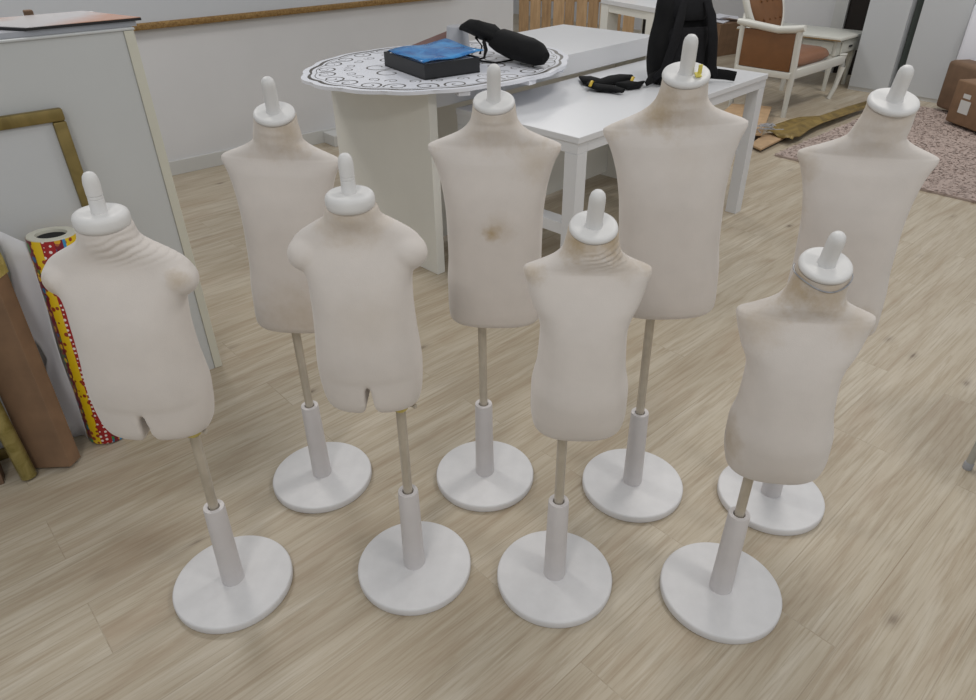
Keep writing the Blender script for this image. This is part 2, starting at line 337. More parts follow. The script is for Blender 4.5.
def torso_mesh(kind, zs, ws, creased, ztop, tilt=0, nx=0):
    prof = {'kid': KID, 'toddler': TOT, 'baby': BABY}[kind]
    top = prof[-1][0]*zs; kn = prof[-4][0]*zs          # stretch only the neck so that it ends under its cap
    def zf(z):
        z *= zs
        return z if z <= kn else kn + (z-kn)*(ztop-kn)/(top-kn)
    prof = [(zf(z), w*(ws if z < top*.9 or z > 0 and w > .056 else 1), a*ws, b*ws, e, c) for z, w, a, b, e, c in prof]
    mb = MB()
    if kind != 'baby':
        mb.rings(loft_rings(prof))
    else:
        mb.rings(loft_rings(prof, step=.006))
        for sx in (-1, 1):
            lw = pchip([0, .03, .06, .09, .13, .15], [.107, .112, .116, .118, .118, .117]); ld = pchip([0, .03, .06, .09, .13, .15], [.066, .073, .077, .079, .080, .078])
            lk = pchip([0, .003, .010, .022, .038, .12, .15], [.60, .76, .90, .97, 1, 1, .80]); lg = pchip([0, .02, .05, .08, .15], [.0115, .0095, .0075, .0060, .0060])
            out = []; zs_ = [0, .003, .006, .010, .016, .022, .03, .038] + [.045+.008*q for q in range(14)]
            for z in zs_:
                w, dd_, k_, g_ = lw(z)*ws, ld(z)*ws, lk(z), lg(z); ring = []; m_ = (w+g_)/2
                for q in range(41):
                    a = -math.pi/2 + math.pi*q/40; c, sn = math.cos(a), math.sin(a)
                    ring.append((max(g_, w*abs(c)**(2/2.4)), dd_*math.copysign(abs(sn)**(2/2.4), sn)))
                y1, y0 = ring[-1][1]*.985, ring[0][1]*.985
                ring += [(g_, y1+(y0-y1)*q/12) for q in range(1, 12)]
                ring = [(m_+(x-m_)*k_, y*k_) for x, y in ring]
                out.append([(sx*x, y, z*zs) for x, y in ring])
            mb.rings(out)
            for k, (ex, ez, rx, ry, rz) in enumerate(((.104, .374, .040, .040, .036),)):
                T = Matrix.Translation((sx*ex*ws, .006, ez*zs)) @ Matrix.Rotation(sx*.35, 4, 'Y') @ Matrix.Diagonal((rx, ry, rz, 1))
                bmesh.ops.create_uvsphere(mb.bm, u_segments=28, v_segments=18, radius=1, matrix=T)
    bmesh.ops.recalc_face_normals(mb.bm, faces=mb.bm.faces[:])
    me = bpy.data.meshes.new('torso'); mb.bm.to_mesh(me); mb.bm.free()
    if kind == 'baby':
        tmp = bpy.data.objects.new('tmp', me); COL.objects.link(tmp)
        rm = tmp.modifiers.new('r', 'REMESH'); rm.mode = 'VOXEL'; rm.voxel_size = .0032; rm.use_smooth_shade = True
        sm = tmp.modifiers.new('s', 'SMOOTH'); sm.factor = .6; sm.iterations = 20
        dg = bpy.context.evaluated_depsgraph_get(); me2 = bpy.data.meshes.new_from_object(tmp.evaluated_get(dg))
        bpy.data.objects.remove(tmp); me = me2
    if creased:
        for v in me.vertices: v.co = crease(tuple(v.co), kind, ztop, creased)
    if tilt:
        z0 = kn-.012
        for v in me.vertices:
            f = min(1, max(0, (v.co.z-z0)/(ztop-z0))); f = f*f*(3-2*f)
            v.co.z += v.co.y*math.tan(tilt)*f
            g = min(1, max(0, (v.co.z-z0+.045)/(ztop-z0+.045))); v.co.x += nx*g*g*(3-2*g)
    me.polygons.foreach_set('use_smooth', [True]*len(me.polygons)); me.update(); me.name = 'torso'
    return me
def mannequin(label, base, kind, zb, ox, zs, ws, cap_z, capr, peg_top, stains, yaw=0, lean=0, oy=0, creased=0, sleeve_top=.275, extras='', ptilt=0, group='child dress forms on round white stands', capx=None, tint=(212, 205, 199)):
    t = thing('dress_form', label, 'mannequin', (base[0], base[1], 0), 0)
    t['group'] = group
    PT = Matrix.Rotation(ptilt, 4, 'Y')
    zb += .006; cap_z += .006; peg_top += .006; sleeve_top += .006
    MB().lathe([(.142, 0), (.146, .002), (.1468, .006), (.1468, .019), (.145, .0225), (.142, .0238), (.06, .0252), (.03, .026)], 72).build('base_plate', M['plastic_worn'], t, 40)
    MB().lathe([(.0275, .0245), (.0275, .036), (.026, .15), (.0245, sleeve_top-.004), (.0235, sleeve_top), (.0140, sleeve_top), (.0124, sleeve_top-.004), (.0124, sleeve_top-.03)], 36).build('sleeve', M['tube'], t, 40, mat_w=PT)
    # torso frame: origin at the torso's bottom centre
    TM = Matrix.Translation((ox, oy, zb)) @ Matrix.Rotation(lean, 4, 'Y') @ Matrix.Rotation(yaw, 4, 'Z')
    tilt = 0 if kind == 'baby' else R(17)
    me = torso_mesh(kind, zs, ws, creased, (cap_z-zb-(.012 if kind == 'baby' else .007)), tilt, (capx or 0)*.95)
    o = bpy.data.objects.new('torso', me); COL.objects.link(o); o.parent = t; o.matrix_local = TM
    me.materials.append(fabric('cotton jersey', stains, tint))
    px = 0.0; ztop = zb + .035*zs if kind != 'baby' else zb + .03
    MB().lathe([(.0112, .2), (.0112, ztop)], 24).build('pole', M['metal'], t, 40, mat_w=PT)
    capw = TM @ Vector((0 if capx is None else capx, -.004, 0)); cz = cap_z
    CT = Matrix.Translation((capw.x + math.sin(lean)*(cz-zb), capw.y, cz)) @ Matrix.Rotation(lean, 4, 'Y') @ Matrix.Rotation(tilt, 4, 'X')
    if kind == 'baby':
        cp = [(.030, -.019), (capr-.006, -.018), (capr-.0015, -.014), (capr, -.008), (capr, .002), (capr-.002, .008), (capr-.006, .0115), (capr-.012, .0125), (capr-.02, .0115), (.019, .0105)]
    else:
        cp = [(.030, -.009), (capr-.004, -.0085), (capr-.0005, -.005), (capr, -.001), (capr-.0015, .003), (capr-.005, .0052), (capr-.010, .0055), (.018, .0045)]
    c = MB().lathe(cp, 56).build('neck_cap', M['plastic'], t, 60); c.matrix_local = CT
    L = (peg_top-cz)/(.89 if tilt else 1.0)
    rr = .0148 if kind != 'baby' else .0134
    pr = [(rr*1.12, .004), (rr*1.02, .012)]
    if kind == 'baby': pr += [(rr*.98, L*.42), (rr*.90, L*.43), (rr*.98, L*.44), (rr*.98, L*.49), (rr*.90, L*.50), (rr, L*.51), (rr*1.03, L-.02)]
    else: pr += [(rr*1.0, L-.022)]
    pr += [(rr*.98, L-.014), (rr*.86, L-.007), (rr*.6, L-.002), (rr*.25, L)]
    MB().lathe(pr, 32).build('peg', M['plastic'], c, 40)
    if 'ring' in extras:
        w = MB()
        w.tube([(-.047*math.cos(a)*1.06, -.047*math.sin(a)*1.06, -.016+.004*math.sin(3*a)) for a in [i*math.pi/20-.6 for i in range(30)]], .0013, 6)
        g = w.build('wire_ring', M['grey'], t, 40); g.matrix_local = CT
    if 'tape' in extras:
        w = MB().box(.018, -.022, .009, .012, .016, .004, None, .001); w.box(.022, -.018, .018, .008, .004, .02, None, .001)
        g = w.build('tape_scrap', M['yellowtape'], c, 40)
    if 'collar' in extras:
        zz = zb-.020
        MB().lathe([(.0125, zz-.006), (.0165, zz-.002), (.0185, zz+.003), (.0195, zz+.028)], 28).build('pole_collar', M['brass'], t, 40, mat_w=PT)
        w = MB().lathe([(.004, 0), (.004, .014), (.006, .0145), (.006, .018)], 12); g = w.build('screw', M['metal'], t, 40)
        g.matrix_local = Matrix.Translation((.02+ptilt*zb, -.012, zb-.004)) @ Matrix.Rotation(R(90), 4, 'Y') @ Matrix.Rotation(R(20), 4, 'X')
    return t
D = .29
NECK = [(0, 0, .55, .12, .5)]
mannequin('rounded toddler dress form with leg stubs, front left in front of the patterned wrap roll', (-2.28*D, 4.07*D), 'baby', 0.52, -0.046, 0.955, 1, 1, 0.0475, 1.083,
          [(.125, -.045, .375, .04, .8), (-.135, -.03, .345, .035, .9)], creased=1, extras='collar', yaw=R(2), lean=R(2.2), ptilt=.030)
mannequin('rounded toddler dress form with leg stubs, second of front row, overlapping the back left one', (-.69*D, 4.22*D), 'baby', 0.547, -0.049, 0.95, 0.925, 1.013, 0.0455, 1.096,
          [(.02, -.08, .25, .10, .12), (0, 0, .46, .10, .6)], extras='collar', ptilt=.008)
mannequin('small square-shouldered dress form with creased stained neck, front row centre', (.56*D, 4.08*D), 'toddler', 0.5, 0.028, 0.945, 1, 0.968, 0.0448, 1.038,
          [(-.035, -.03, .45, .045, 1.0), (.04, -.02, .45, .045, 1.0), (-.115, -.03, .39, .045, .9), (.115, 0, .395, .035, .5), (.07, -.02, .41, .05, .4), (0, 0, .47, .09, .5)], creased=1, yaw=R(-3), capx=.005)
mannequin('small square-shouldered dress form tilted to the right, front right with wire at its neck', (1.98*D, 3.91*D), 'toddler', 0.418, 0.04, 0.955, 1.02, 0.91, 0.0465, 0.976,
          [(-.035, -.02, .455, .045, .9), (-.09, -.04, .38, .07, .5), (.03, -.03, .44, .05, .6), (.09, -.03, .39, .06, .4), (-.11, .03, .2, .06, .5), (-.11, -.02, .09, .07, .7), (0, 0, .48, .10, .6)], lean=R(-2.0), extras='ring', capx=.014, yaw=R(-13))
mannequin('large grubby-necked dress form at the back left, nearest the grey wall', (-1.75*D, 5.41*D), 'kid', 0.54, 0.014, 0.93, 0.91, 1.082, 0.0455, 1.156,
          NECK+[(.05, -.04, .50, .06, .5), (.03, -.07, .06, .12, .4)], lean=R(3.3))
mannequin('large dress form with a brown stain mid chest, back row before the white desk', (-.05*D, 5.40*D), 'kid', 0.552, 0.035, 0.952, 1.02, 1.101, 0.046, 1.175,
          NECK+[(-.003, -.075, .270, .024, 1.0), (.012, -.075, .282, .045, .35), (-.14, -.03, .48, .04, .8), (.145, -.03, .475, .045, .8), (.1, -.04, .43, .07, .35)], yaw=R(-3))
mannequin('tallest dress form with yellow tape on its neck cap, in front of the backpack', (1.46*D, 5.23*D), 'kid', 0.6, 0.021, 0.962, 1.03, 1.162, 0.049, 1.235,
          NECK+[(-.04, -.03, .50, .06, .8), (-.14, -.03, .48, .05, .7), (.02, -.08, .4, .07, .12)], extras='tape', capx=.016, ptilt=-.018, yaw=R(-7), lean=R(-4.3))
mannequin('large dress form at the far right of the group, before the taupe rug', (2.81*D, 5.04*D), 'kid', 0.575, 0.021, 0.9, 0.915, 1.117, 0.049, 1.184,
          NECK+[(-.045, -.01, .54, .035, 1.0), (-.14, -.03, .4, .06, .6), (-.13, 0, .3, .06, .5), (.05, -.07, .03, .08, .7)], lean=R(-3.2), yaw=R(-25), capx=.027)

# ------------------------------------------------------------------ room shell
W = axes(39.4); WO = W[1]*4.7245
C8 = axes(38)
Rm = axes(42)
fl = MB().prism([(-6, -1.5), (12, -1.5), (12, 14), (-6, 14)], -.05, 0).build('floor', M['floor']); struct(fl)
struct(wbox('wall_back', M['wall'], WO, W, -1.6, 4.20, 0, .14, 0, 2.8))
struct(wbox('baseboard_back', M['base'], WO, W, -1.6, 4.20, -.014, 0, 0, .09, bev=.002))
struct(wbox('baseboard_return', M['base'], WO, W, 2.34, 2.60, -.17, -.014, 0, .078, bev=.003))['kind'] = 'structure'
struct(wbox('wall_right', M['wall'], Vector((0, 0, 0)), Rm, 7.55, 7.7, -3.5, 3.8, 0, 2.8))
struct(wbox('wall_right', M['wall'], Vector((0, 0, 0)), Rm, 8.4, 8.55, 3.8, 9.2, 0, 2.8))
struct(wbox('wall_return', M['wall'], Vector((0, 0, 0)), Rm, 7.7, 8.55, 3.65, 3.8, 0, 2.8))
struct(wbox('wall_far', M['wall'], Vector((0, 0, 0)), Rm, 3.5, 8.55, 9.2, 9.35, 0, 2.8))
dr = wbox('doorway_shade', M['doorway'], Vector((0, 0, 0)), Rm, 7.49, 7.55, 2.75, 3.10, 0, 2.1); struct(dr)  # dark slab on the wall; the opening's darkness is painted as its colour
struct(wbox('trim_1', M['base'], Vector((0, 0, 0)), Rm, 7.46, 7.55, 3.10, 3.22, 0, 2.18))

# framed board on the back wall
t = thing('framed_board', 'wide white board in a bronze moulding hung on the grey wall', 'framed board', tuple(WO + W[0]*1.9 + Vector((0, 0, .9))))
def toparent(o, t):
    o.data.transform(Matrix.Translation(-Vector(t.location)).to_4x4()) if t.rotation_euler.z == 0 else None
    o.parent = t; return o
toparent(wbox('panel', M['board'], WO, W, -.6, 3.55, -.03, -.002, .88, 2.1), t)
for (s0, s1, z0, z1) in ((-.66, 3.6, .868, .905), (-.66, 3.6, 2.08, 2.12), (-.66, -.6, .9, 2.09), (3.55, 3.6, .9, 2.09)):
    toparent(wbox('frame', M['bronzeframe'], WO, W, s0, s1, -.045, -.002, z0, z1, bev=.006, smooth=40), t)

# ------------------------------------------------------------------ left cabinet
CA = C8[1]*2.3527
def cbox(name, mat, s0, s1, t0, t1, z0, z1, t, **k): return toparent(wbox(name, mat, CA, C8, s0, s1, t0, t1, z0, z1, **k), t)
s1 = .554
t = thing('cabinet', 'tall grey white cabinet with cream edge strip, standing at the left', 'cabinet', tuple(CA + C8[0]*.1))
cbox('back_panel', M['cab'], -1.3, s1-.029, .004, .02, .0, 1.173, t)
cbox('side_panel', M['cabedge'], s1-.028, s1, 0, .42, 0, 1.173, t, bev=.002)
cbox('side_panel', M['cabedge'], -1.35, -1.3, 0, .42, 0, 1.173, t, bev=.002)
cbox('top_panel', M['cab'], -1.35, s1+.003, -.002, .50, 1.1735, 1.18, t, bev=.002)
# things on the cabinet
def slab(name, mat, pts, z0, z1, label, cat, bev=0, edge=None):
    c = sum((Vector((p[0], p[1], 0)) for p in pts), Vector())/len(pts)
    o = MB().prism([(p[0]-c.x, p[1]-c.y) for p in pts], 0, z1-z0, bev=bev).build(name, mat)
    o.location = (c.x, c.y, z0); tag(o, label, cat); return o
P = [CA + C8[0]*s + C8[1]*q for s, q in ((.285, .012), (.585, .012), (.49, .30), (.10, .30))]
t = thing('art_print', 'mounted print in white and orange lying on the cabinet top', 'picture', (P[0].x, P[0].y, 1.195))
pl = [((p-P[0]).x, (p-P[0]).y) for p in P]
MB().prism(pl, 0, .007).build('mount', M['darkedge'], t)
ins = [(x*.985+.003, y*.985+.003) for x, y in pl]
MB().prism(ins, .0072, .0085).build('sheet', M['artprint'], t)
P = [CA + C8[0]*s + C8[1]*q for s, q in ((-.15, .02), (.57, .02), (.48, .29), (-.25, .29))]
slab('folder', M['cup'], P, 1.1805, 1.1945, 'thin grey blue folder lying under the print', 'folder')
p = spot(48, 3, 1.21)
p = CA + C8[0]*.22 + C8[1]*.350
MB().lathe([(.045, 0), (.046, .006), (.046, .09), (.044, .096), (.038, .096), (.036, .09)], 36).build('paper_cup', M['board_white'], None, 40, loc=(p.x+.0, p.y, 1.1802)); tag(bpy.data.objects['paper_cup'], 'white tub behind the print on the cabinet top', 'tub')
o = wbox('small_box', M['goldpattern'], CA, C8, .0, .16, .335, .385, 1.1805, 1.25, bev=.003); tag(o, 'yellowish small box at the far left of the cabinet top', 'box')
o = wbox('wooden_block', M['brown_dark'], CA, C8, .335, .36, .315, .34, 1.1805, 1.215, bev=.004); tag(o, 'tiny brown block right of the white tub on the cabinet', 'block')

# gold picture frame leaning on the cabinet
t = thing('picture_frame', 'olive gold picture frame leaning against the grey cabinet', 'picture frame', tuple(CA + C8[0]*-.1 + C8[1]*-.072))
lean = math.atan2(.055, 1.0)
FMx = Matrix((C8[0], C8[1], Vector((0, 0, 1)))).transposed().to_4x4() @ Matrix.Rotation(-lean, 4, 'X')
for (x0, x1, z0, z1) in ((-.7, .405, .965, 1.0), (-.7, .405, 0, .035), (.37, .405, .035, .965), (-.7, -.665, .035, .965)):
    o = MB().box((x0+x1)/2, 0, (z0+z1)/2, x1-x0, .026, z1-z0, None, .006).build('moulding', M['goldframe'], t, 40); o.data.transform(FMx)
o = MB().box(-.148, .006, .5, 1.04, .008, .935).build('backing_sheet', M['mirrorfill'], t); o.data.transform(FMx)

# gift wrap roll leaning in the corner behind the first mannequin
def leaning(base, top):
    v = (Vector(top)-Vector(base)); return Matrix.Translation(base) @ Vector((0, 0, 1)).rotation_difference(v).to_matrix().to_4x4(), v.length
b = Vector((-1.262, 1.80, .0)); tp = Vector((-1.238, 1.845, .692))
MR, L = leaning(b, tp)
t = thing('gift_wrap_roll', 'thick roll of red and yellow party wrap standing behind the first dress form', 'wrapping paper roll', tuple(b)); t.matrix_world = MR
MB().lathe([(.064, .004), (.0645, .01), (.0645, L-.002), (.064, L)], 56, cap1=False).build('paper', M['wrap'], t, 40)
MB().lathe([(.0635, 0.004), (.0635, L), (.062, L+.003), (.041, L+.003), (.040, L-.002), (.040, .01)], 48, cap1=False, cap0=False).build('core', M['cabedge'], t, 40)
MB().lathe([(.0395, L-.014), (.0395, L-.006), (.001, L-.0055)], 32, cap0=False).build('core_shade_disc', M['black'], t)  # black plug inside the core; the hollow's shade is put into its colour
# loose sheet (white reverse), hanging from the roll towards the brown box
rows = []
for k in range(15):
    z = .0 + (L-.012)*k/14; wdt = .085 + .010*math.sin(k*.9) - (.035 if k < 3 else 0) - (.02 if 5 < k < 8 else 0); row = []
    for j in range(12):
        f = j/11; x = -.060 - wdt*f; y = -.030+.012*math.sin(f*2.4)+.006*math.sin(k*.7+f*4)
        row.append((x, y, z + (.028*f if k == 14 else 0)))
    rows.append(row)
mb = MB(); mb.rings(rows, False, False, closed=False); o = mb.build('loose_sheet', M['paper'], t, 80)
sd = o.modifiers.new('thickness', 'SOLIDIFY'); sd.thickness = .0008

# brown long box leaning
def lean_box(name, mat, base, top, w, d, rz, label, cat):
    base, top = Vector(base), Vector(top); v = top-base; L = v.length
    ex = Vector((math.cos(rz), math.sin(rz), 0)); ez = v.normalized(); ex = (ex-ez*ex.dot(ez)).normalized(); ey = ez.cross(ex)
    o = MB().box(w/2, d/2, L/2, w, d, L, None, .002).build(name, mat)
    o.matrix_world = Matrix.Translation(base) @ Matrix((ex, ey, ez)).transposed().to_4x4()
    return tag(o, label, cat)
a0 = spot(72, 472); 
lean_box('long_box', M['brown'], (a0.x-.13, a0.y+.012, .006), (a0.x-.178, a0.y+.098, .612), .13, .055, R(-4), 'long brown cardboard box leaning upright beside the wrap roll', 'cardboard box')
# gold foil roll
b = spot(30, 478); b.z = .006
MR, L = leaning(b, b+Vector((-.072, .07, .60)))
o = MB().lathe([(.021, 0), (.0225, .002), (.0225, L), (.018, L), (.017, L-.02)], 28).build('foil_roll', M['goldwrap'], None, 40); o.matrix_world = MR
tag(o, 'slim gold foil roll leaning left of the long brown box', 'wrapping paper roll')
# gold floral gift bag on top of the box
c = Vector((a0.x-.080, a0.y+.128, .617))
t = thing('gift_bag', 'yellow gold floral gift bag standing on top of the long brown box', 'gift bag', tuple(c))
def bagring(z, w, d): return [(-w, -d, z), (w, -d, z), (w, d, z), (-w, d, z)]
MB().rings([bagring(0, .036, .022), bagring(.04, .037, .022), bagring(.10, .036, .016), bagring(.135, .034, .009)]).build('body', M['goldpattern'], t)
MB().box(0, -.023, .07, .012, .002, .05, Matrix.Rotation(.4, 3, 'Y')).build('ribbon', M['leather'], t)
a0 = spot(16, 480)
lean_box('flat_box', M['brown_dark'], (a0.x-.20, a0.y-.115, .004), (a0.x-.215, a0.y-.06, .30), .20, .05, R(30), 'low brown cardboard box at the bottom left edge of the picture', 'cardboard box')

# ------------------------------------------------------------------ desk
T45 = axes(45); O0 = Vector((0, 0, 0))
def tb(name, mat, s0, s1, t0, t1, z0, z1, t, **k): return toparent(wbox(name, mat, O0, T45, s0, s1, t0, t1, z0, z1, **k), t)
t = thing('desk', 'white desk with thick top and solid end panel behind the dress forms', 'desk', tuple(T45[0]*2.8+T45[1]*2.6))
tb('desk_top', M['desk'], 1.9605, 3.63, 2.28, 2.94, .742, .84, t, bev=.003)
tb('end_panel', M['deskside'], 1.915, 1.96, 2.24, 2.945, 0, .8395, t, bev=.002)
tb('end_panel', M['deskside'], 3.585, 3.62, 2.30, 2.93, 0, .7415, t, bev=.002)
tb('modesty_panel', M['deskside'], 1.9605, 3.5845, 2.50, 2.52, .03, .7415, t)
# low table
t = thing('side_table', 'white table with square legs pushed against the desk', 'table', tuple(T45[0]*2.84+T45[1]*1.93))
tb('tabletop', M['desk'], 2.072, 3.605, 1.60, 2.272, .705, .73, t, bev=.002)
for a, c in ((2.075, 1.605), (3.54, 1.605), (2.075, 2.205), (3.54, 2.205)): tb('leg', M['desk'], a, a+.062, c, c+.062, 0, .664, t, bev=.002)
for a in (2.075, 3.54): tb('apron', M['desk'], a, a+.062, 1.605, 2.267, .665, .7045, t)
for c in (1.605, 2.205): tb('apron', M['desk'], 2.138, 3.539, c, c+.062, .665, .7045, t)
tb('stretcher', M['desk'], 2.080, 2.150, 1.668, 2.204, .32, .37, t, bev=.002)
tb('stretcher', M['desk'], 3.53, 3.597, 1.668, 2.204, .32, .37, t, bev=.002)
t.location.x += .016

# ornate oval board on the desk
BC = Vector((-.20, 3.392, .841)); ba = R(36.2)
t = thing('ornate_board', 'large scalloped oval white board with dark scroll border on the desk', 'decorative board', tuple(BC), ba)
def outline(k, n=240):
    pts = []
    for i in range(n):
        a = 2*math.pi*i/n
        r = .985 + .022*abs(math.sin(9*a)) + .010*math.cos(6*a+.6)
        pts.append((.642*k*r*math.cos(a), .518*k*r*math.sin(a)))
    return pts
MB().prism(outline(1.0), 0, .014, bev=.002).build('board', M['board_white'], t, 40)
mb = MB()
def ribbon(pts, w, closed=False, z=.0142):
    n = len(pts); L_, R_ = [], []
    for i, p in enumerate(pts):
        a = pts[(i+1) % n] if (closed or i+1 < n) else p; b_ = pts[i-1] if (closed or i) else p
        d = Vector((a[0]-b_[0], a[1]-b_[1])); d = d.normalized() if d.length else Vector((1, 0)); q = Vector((-d.y, d.x))
        ww = w(i) if callable(w) else w
        L_.append(mb.bm.verts.new((p[0]+q.x*ww/2, p[1]+q.y*ww/2, z))); R_.append(mb.bm.verts.new((p[0]-q.x*ww/2, p[1]-q.y*ww/2, z)))
    for i in range(n if closed else n-1):
        j = (i+1) % n
        try: mb.bm.faces.new((L_[i], R_[i], R_[j], L_[j]))
        except ValueError: pass
ribbon(outline(.945), lambda i: .009+.009*abs(math.sin(i*.118)), True)
ribbon(outline(.905), .0035, True)
def scroll(cx, cy, r, a0, turns, sgn, w=.006):
    pts = []
    for k in range(34):
        f = k/33; a = a0+sgn*f*turns*2*math.pi; rr = r*(1-.78*f); pts.append((cx+rr*math.cos(a), cy+rr*math.sin(a)))
    ribbon(pts, lambda i: w*(1-.5*i/33)+.001)
for k in range(26):
    a = 2*math.pi*k/26; sx, sy = .54*math.cos(a), .44*math.sin(a); s_ = 1 if k % 2 else -1
    scroll(sx, sy, .052, a+s_*1.2, 1.3, s_, .008)
    scroll(.44*math.cos(a+.1), .35*math.sin(a+.1), .030, a-s_*1.0, 1.1, -s_, .005)
for k in range(10):
    a = 2*math.pi*k/10+.2; s_ = 1 if k % 2 else -1
    scroll(.30*math.cos(a), .24*math.sin(a), .085, a+s_*2, 1.2, s_, .009)
mb.build('scroll_pattern', M['ornament'], t)
for a in (-1.9, -1.35, -.85): MB().box(.60*math.cos(a), .48*math.sin(a), -.010, .06, .05, .019, Matrix.Rotation(a, 3, 'Z'), .002).build('spacer_clip', M['board_white'], t)

# black tray with blue sleeve
zB = .8555
Fp = spot(425, 80, .857); A = axes(32.8)
t = thing('tray', 'black shallow box standing on the ornate board', 'box', (Fp.x, Fp.y, zB), R(32.8))
W_, D_, h_ = .27, .375, .058
MB().box(W_/2, D_/2, .003, W_, D_, .006).build('bottom', M['tray'], t)
mbx = MB()
for (cx, cy, sx, sy) in ((W_/2, .004, W_, .008), (W_/2, D_-.004, W_, .008), (.004, D_/2, .008, D_-.016), (W_-.004, D_/2, .008, D_-.016)): mbx.box(cx, cy, h_/2+.003, sx, sy, h_)
mbx.build('walls', M['tray'], t)
o = MB().box(W_*.5, D_*.5, .028, W_-.03, D_-.05, .050, None, .002).build('booklet_stack', M['paper']); o.matrix_world = Matrix.Translation((Fp.x, Fp.y, zB+.006)) @ Matrix.Rotation(R(32.8), 4, 'Z'); o.data.transform(Matrix.Translation((0, 0, -.0)))
tag(o, 'white booklets filling the black box under the blue sleeve', 'booklets')
mb = MB(); rows = []
for i in range(9):
    row = []
    for j in range(9):
        x = -.01+(.31)*i/8; y = -.01+.35*j/8 + .04*(i/8); row.append((x, y, .074+.004*math.sin(i*1.1+j*.7)+.010*(i/8)**2))
    rows.append(row)
mb.rings(rows, False, False, closed=False)
o = mb.build('blue_sleeve', M['blue'], None, 60); o.matrix_world = Matrix.Translation((Fp.x, Fp.y, zB)) @ Matrix.Rotation(R(30), 4, 'Z')
sd = o.modifiers.new('t', 'SOLIDIFY'); sd.thickness = .004; tag(o, 'glossy blue plastic sleeve lying on top of the black box', 'plastic sleeve')
# brown folded sleeve + grey tub behind the tray
p = spot(440, 47, .86); q = axes(20)
mb = MB(); mb.rings([[(-.17, .0, 0), (.15, .0, 0), (.15, .0, .10)], [(-.17, .012, 0), (.15, .012, 0), (.15, .012, .10)]])
o = mb.build('brown_sleeve', M['wine']); o.matrix_world = Matrix.Translation((p.x-.01, p.y+.05, zB+.001)) @ Matrix.Rotation(R(12), 4, 'Z') @ Matrix.Rotation(R(-12), 4, 'X'); tag(o, 'brown glossy cover standing open behind the black box', 'cover')
p = spot(458, 49, .86)
o = MB().lathe([(.060, 0), (.060, .005), (.052, .105), (.050, .11), (.010, .111)], 40).build('plastic_tub', M['cup'], None, 40, loc=(p.x, p.y, zB)); tag(o, 'silver grey tub between the black box and the black bag', 'tub')

# black sling bag
a = spot(503, 44, .90); b = spot(540, 55, .90)
t = thing('sling_bag', 'soft black bag with straps slumped on the right of the ornate board', 'bag', (b.x-.1, b.y+.05, zB))
loc = Vector(t.location)
def P3(px, py, z): return spot(px, py, z)-loc
path = [P3(494, 40, .93), P3(502, 42, .925), P3(514, 46, .92), P3(526, 50, .915), P3(538, 54, .91), P3(546, 58, .90)]
o = MB().tube(path, [.048, .062, .068, .068, .058, .028], 24, .85).build('body', M['bag'], t, 60)
for v in o.data.vertices:
    v.co += Vector((noise.noise(v.co*14), noise.noise(v.co*14+Vector((5, 5, 5))), noise.noise(v.co*11+Vector((9, 0, 0)))))*.012
    if v.co.z < .003: v.co.z = .003
path = [P3(461, 28, .965), P3(470, 27, .975), P3(480, 30, .97), P3(490, 34, .955), P3(500, 39, .935)]
o = MB().tube(path, [.018, .040, .052, .058, .052], 18, .7).build('flap', M['bag'], t, 60)
for v in o.data.vertices: v.co += Vector((noise.noise(v.co*20), noise.noise(v.co*20+Vector((5, 5, 5))), noise.noise(v.co*20+Vector((9, 0, 0)))))*.014
o = MB().tube([P3(486, 34, .95), P3(484, 42, .93), P3(486, 50, .90), P3(484, 58, .868), P3(474, 60, .862), P3(496, 63, .862), P3(512, 60, .862)], .009, 8, .5).build('strap', M['bag'], t, 60)
o = MB().tube([P3(480, 30, .96), P3(476, 38, .94), P3(482, 46, .90), P3(480, 54, .868)], .007, 8, .5).build('strap', M['bag'], t, 60)

# black strap pouch with gold clips on the low table
t = thing('folded_straps', 'black folded straps with two gold clips on the white table', 'straps', tuple(spot(610, 82, .731)))
loc = Vector(t.location)
for pts, rr in (([(581, 76), (588, 81), (600, 83), (612, 81), (622, 79), (632, 78)], [.010, .030, .038, .040, .036, .018]), ([(588, 85), (600, 88), (612, 89), (622, 91)], [.02, .028, .026, .014]), ([(618, 84), (628, 86), (636, 85), (643, 81)], [.02, .032, .028, .010])):
    o = MB().tube([P3(x, y, .748) for x, y in pts], rr, 12, .6).build('strap', M['bag'], t, 60)
    for v in o.data.vertices:
        v.co += Vector((noise.noise(v.co*25), noise.noise(v.co*25+Vector((5, 5, 5))), noise.noise(v.co*25+Vector((9, 0, 0)))))*.010
        v.co.z = max(v.co.z, .0015)
for x, y in ((592, 83), (633, 79)):
    p = P3(x, y, .765); MB().tube([p+Vector((-.012, -.02, -.01)), p+Vector((0, 0, .008)), p+Vector((.006, .025, .0))], .008, 8, .5).build('clip', M['tag'], t, 60)

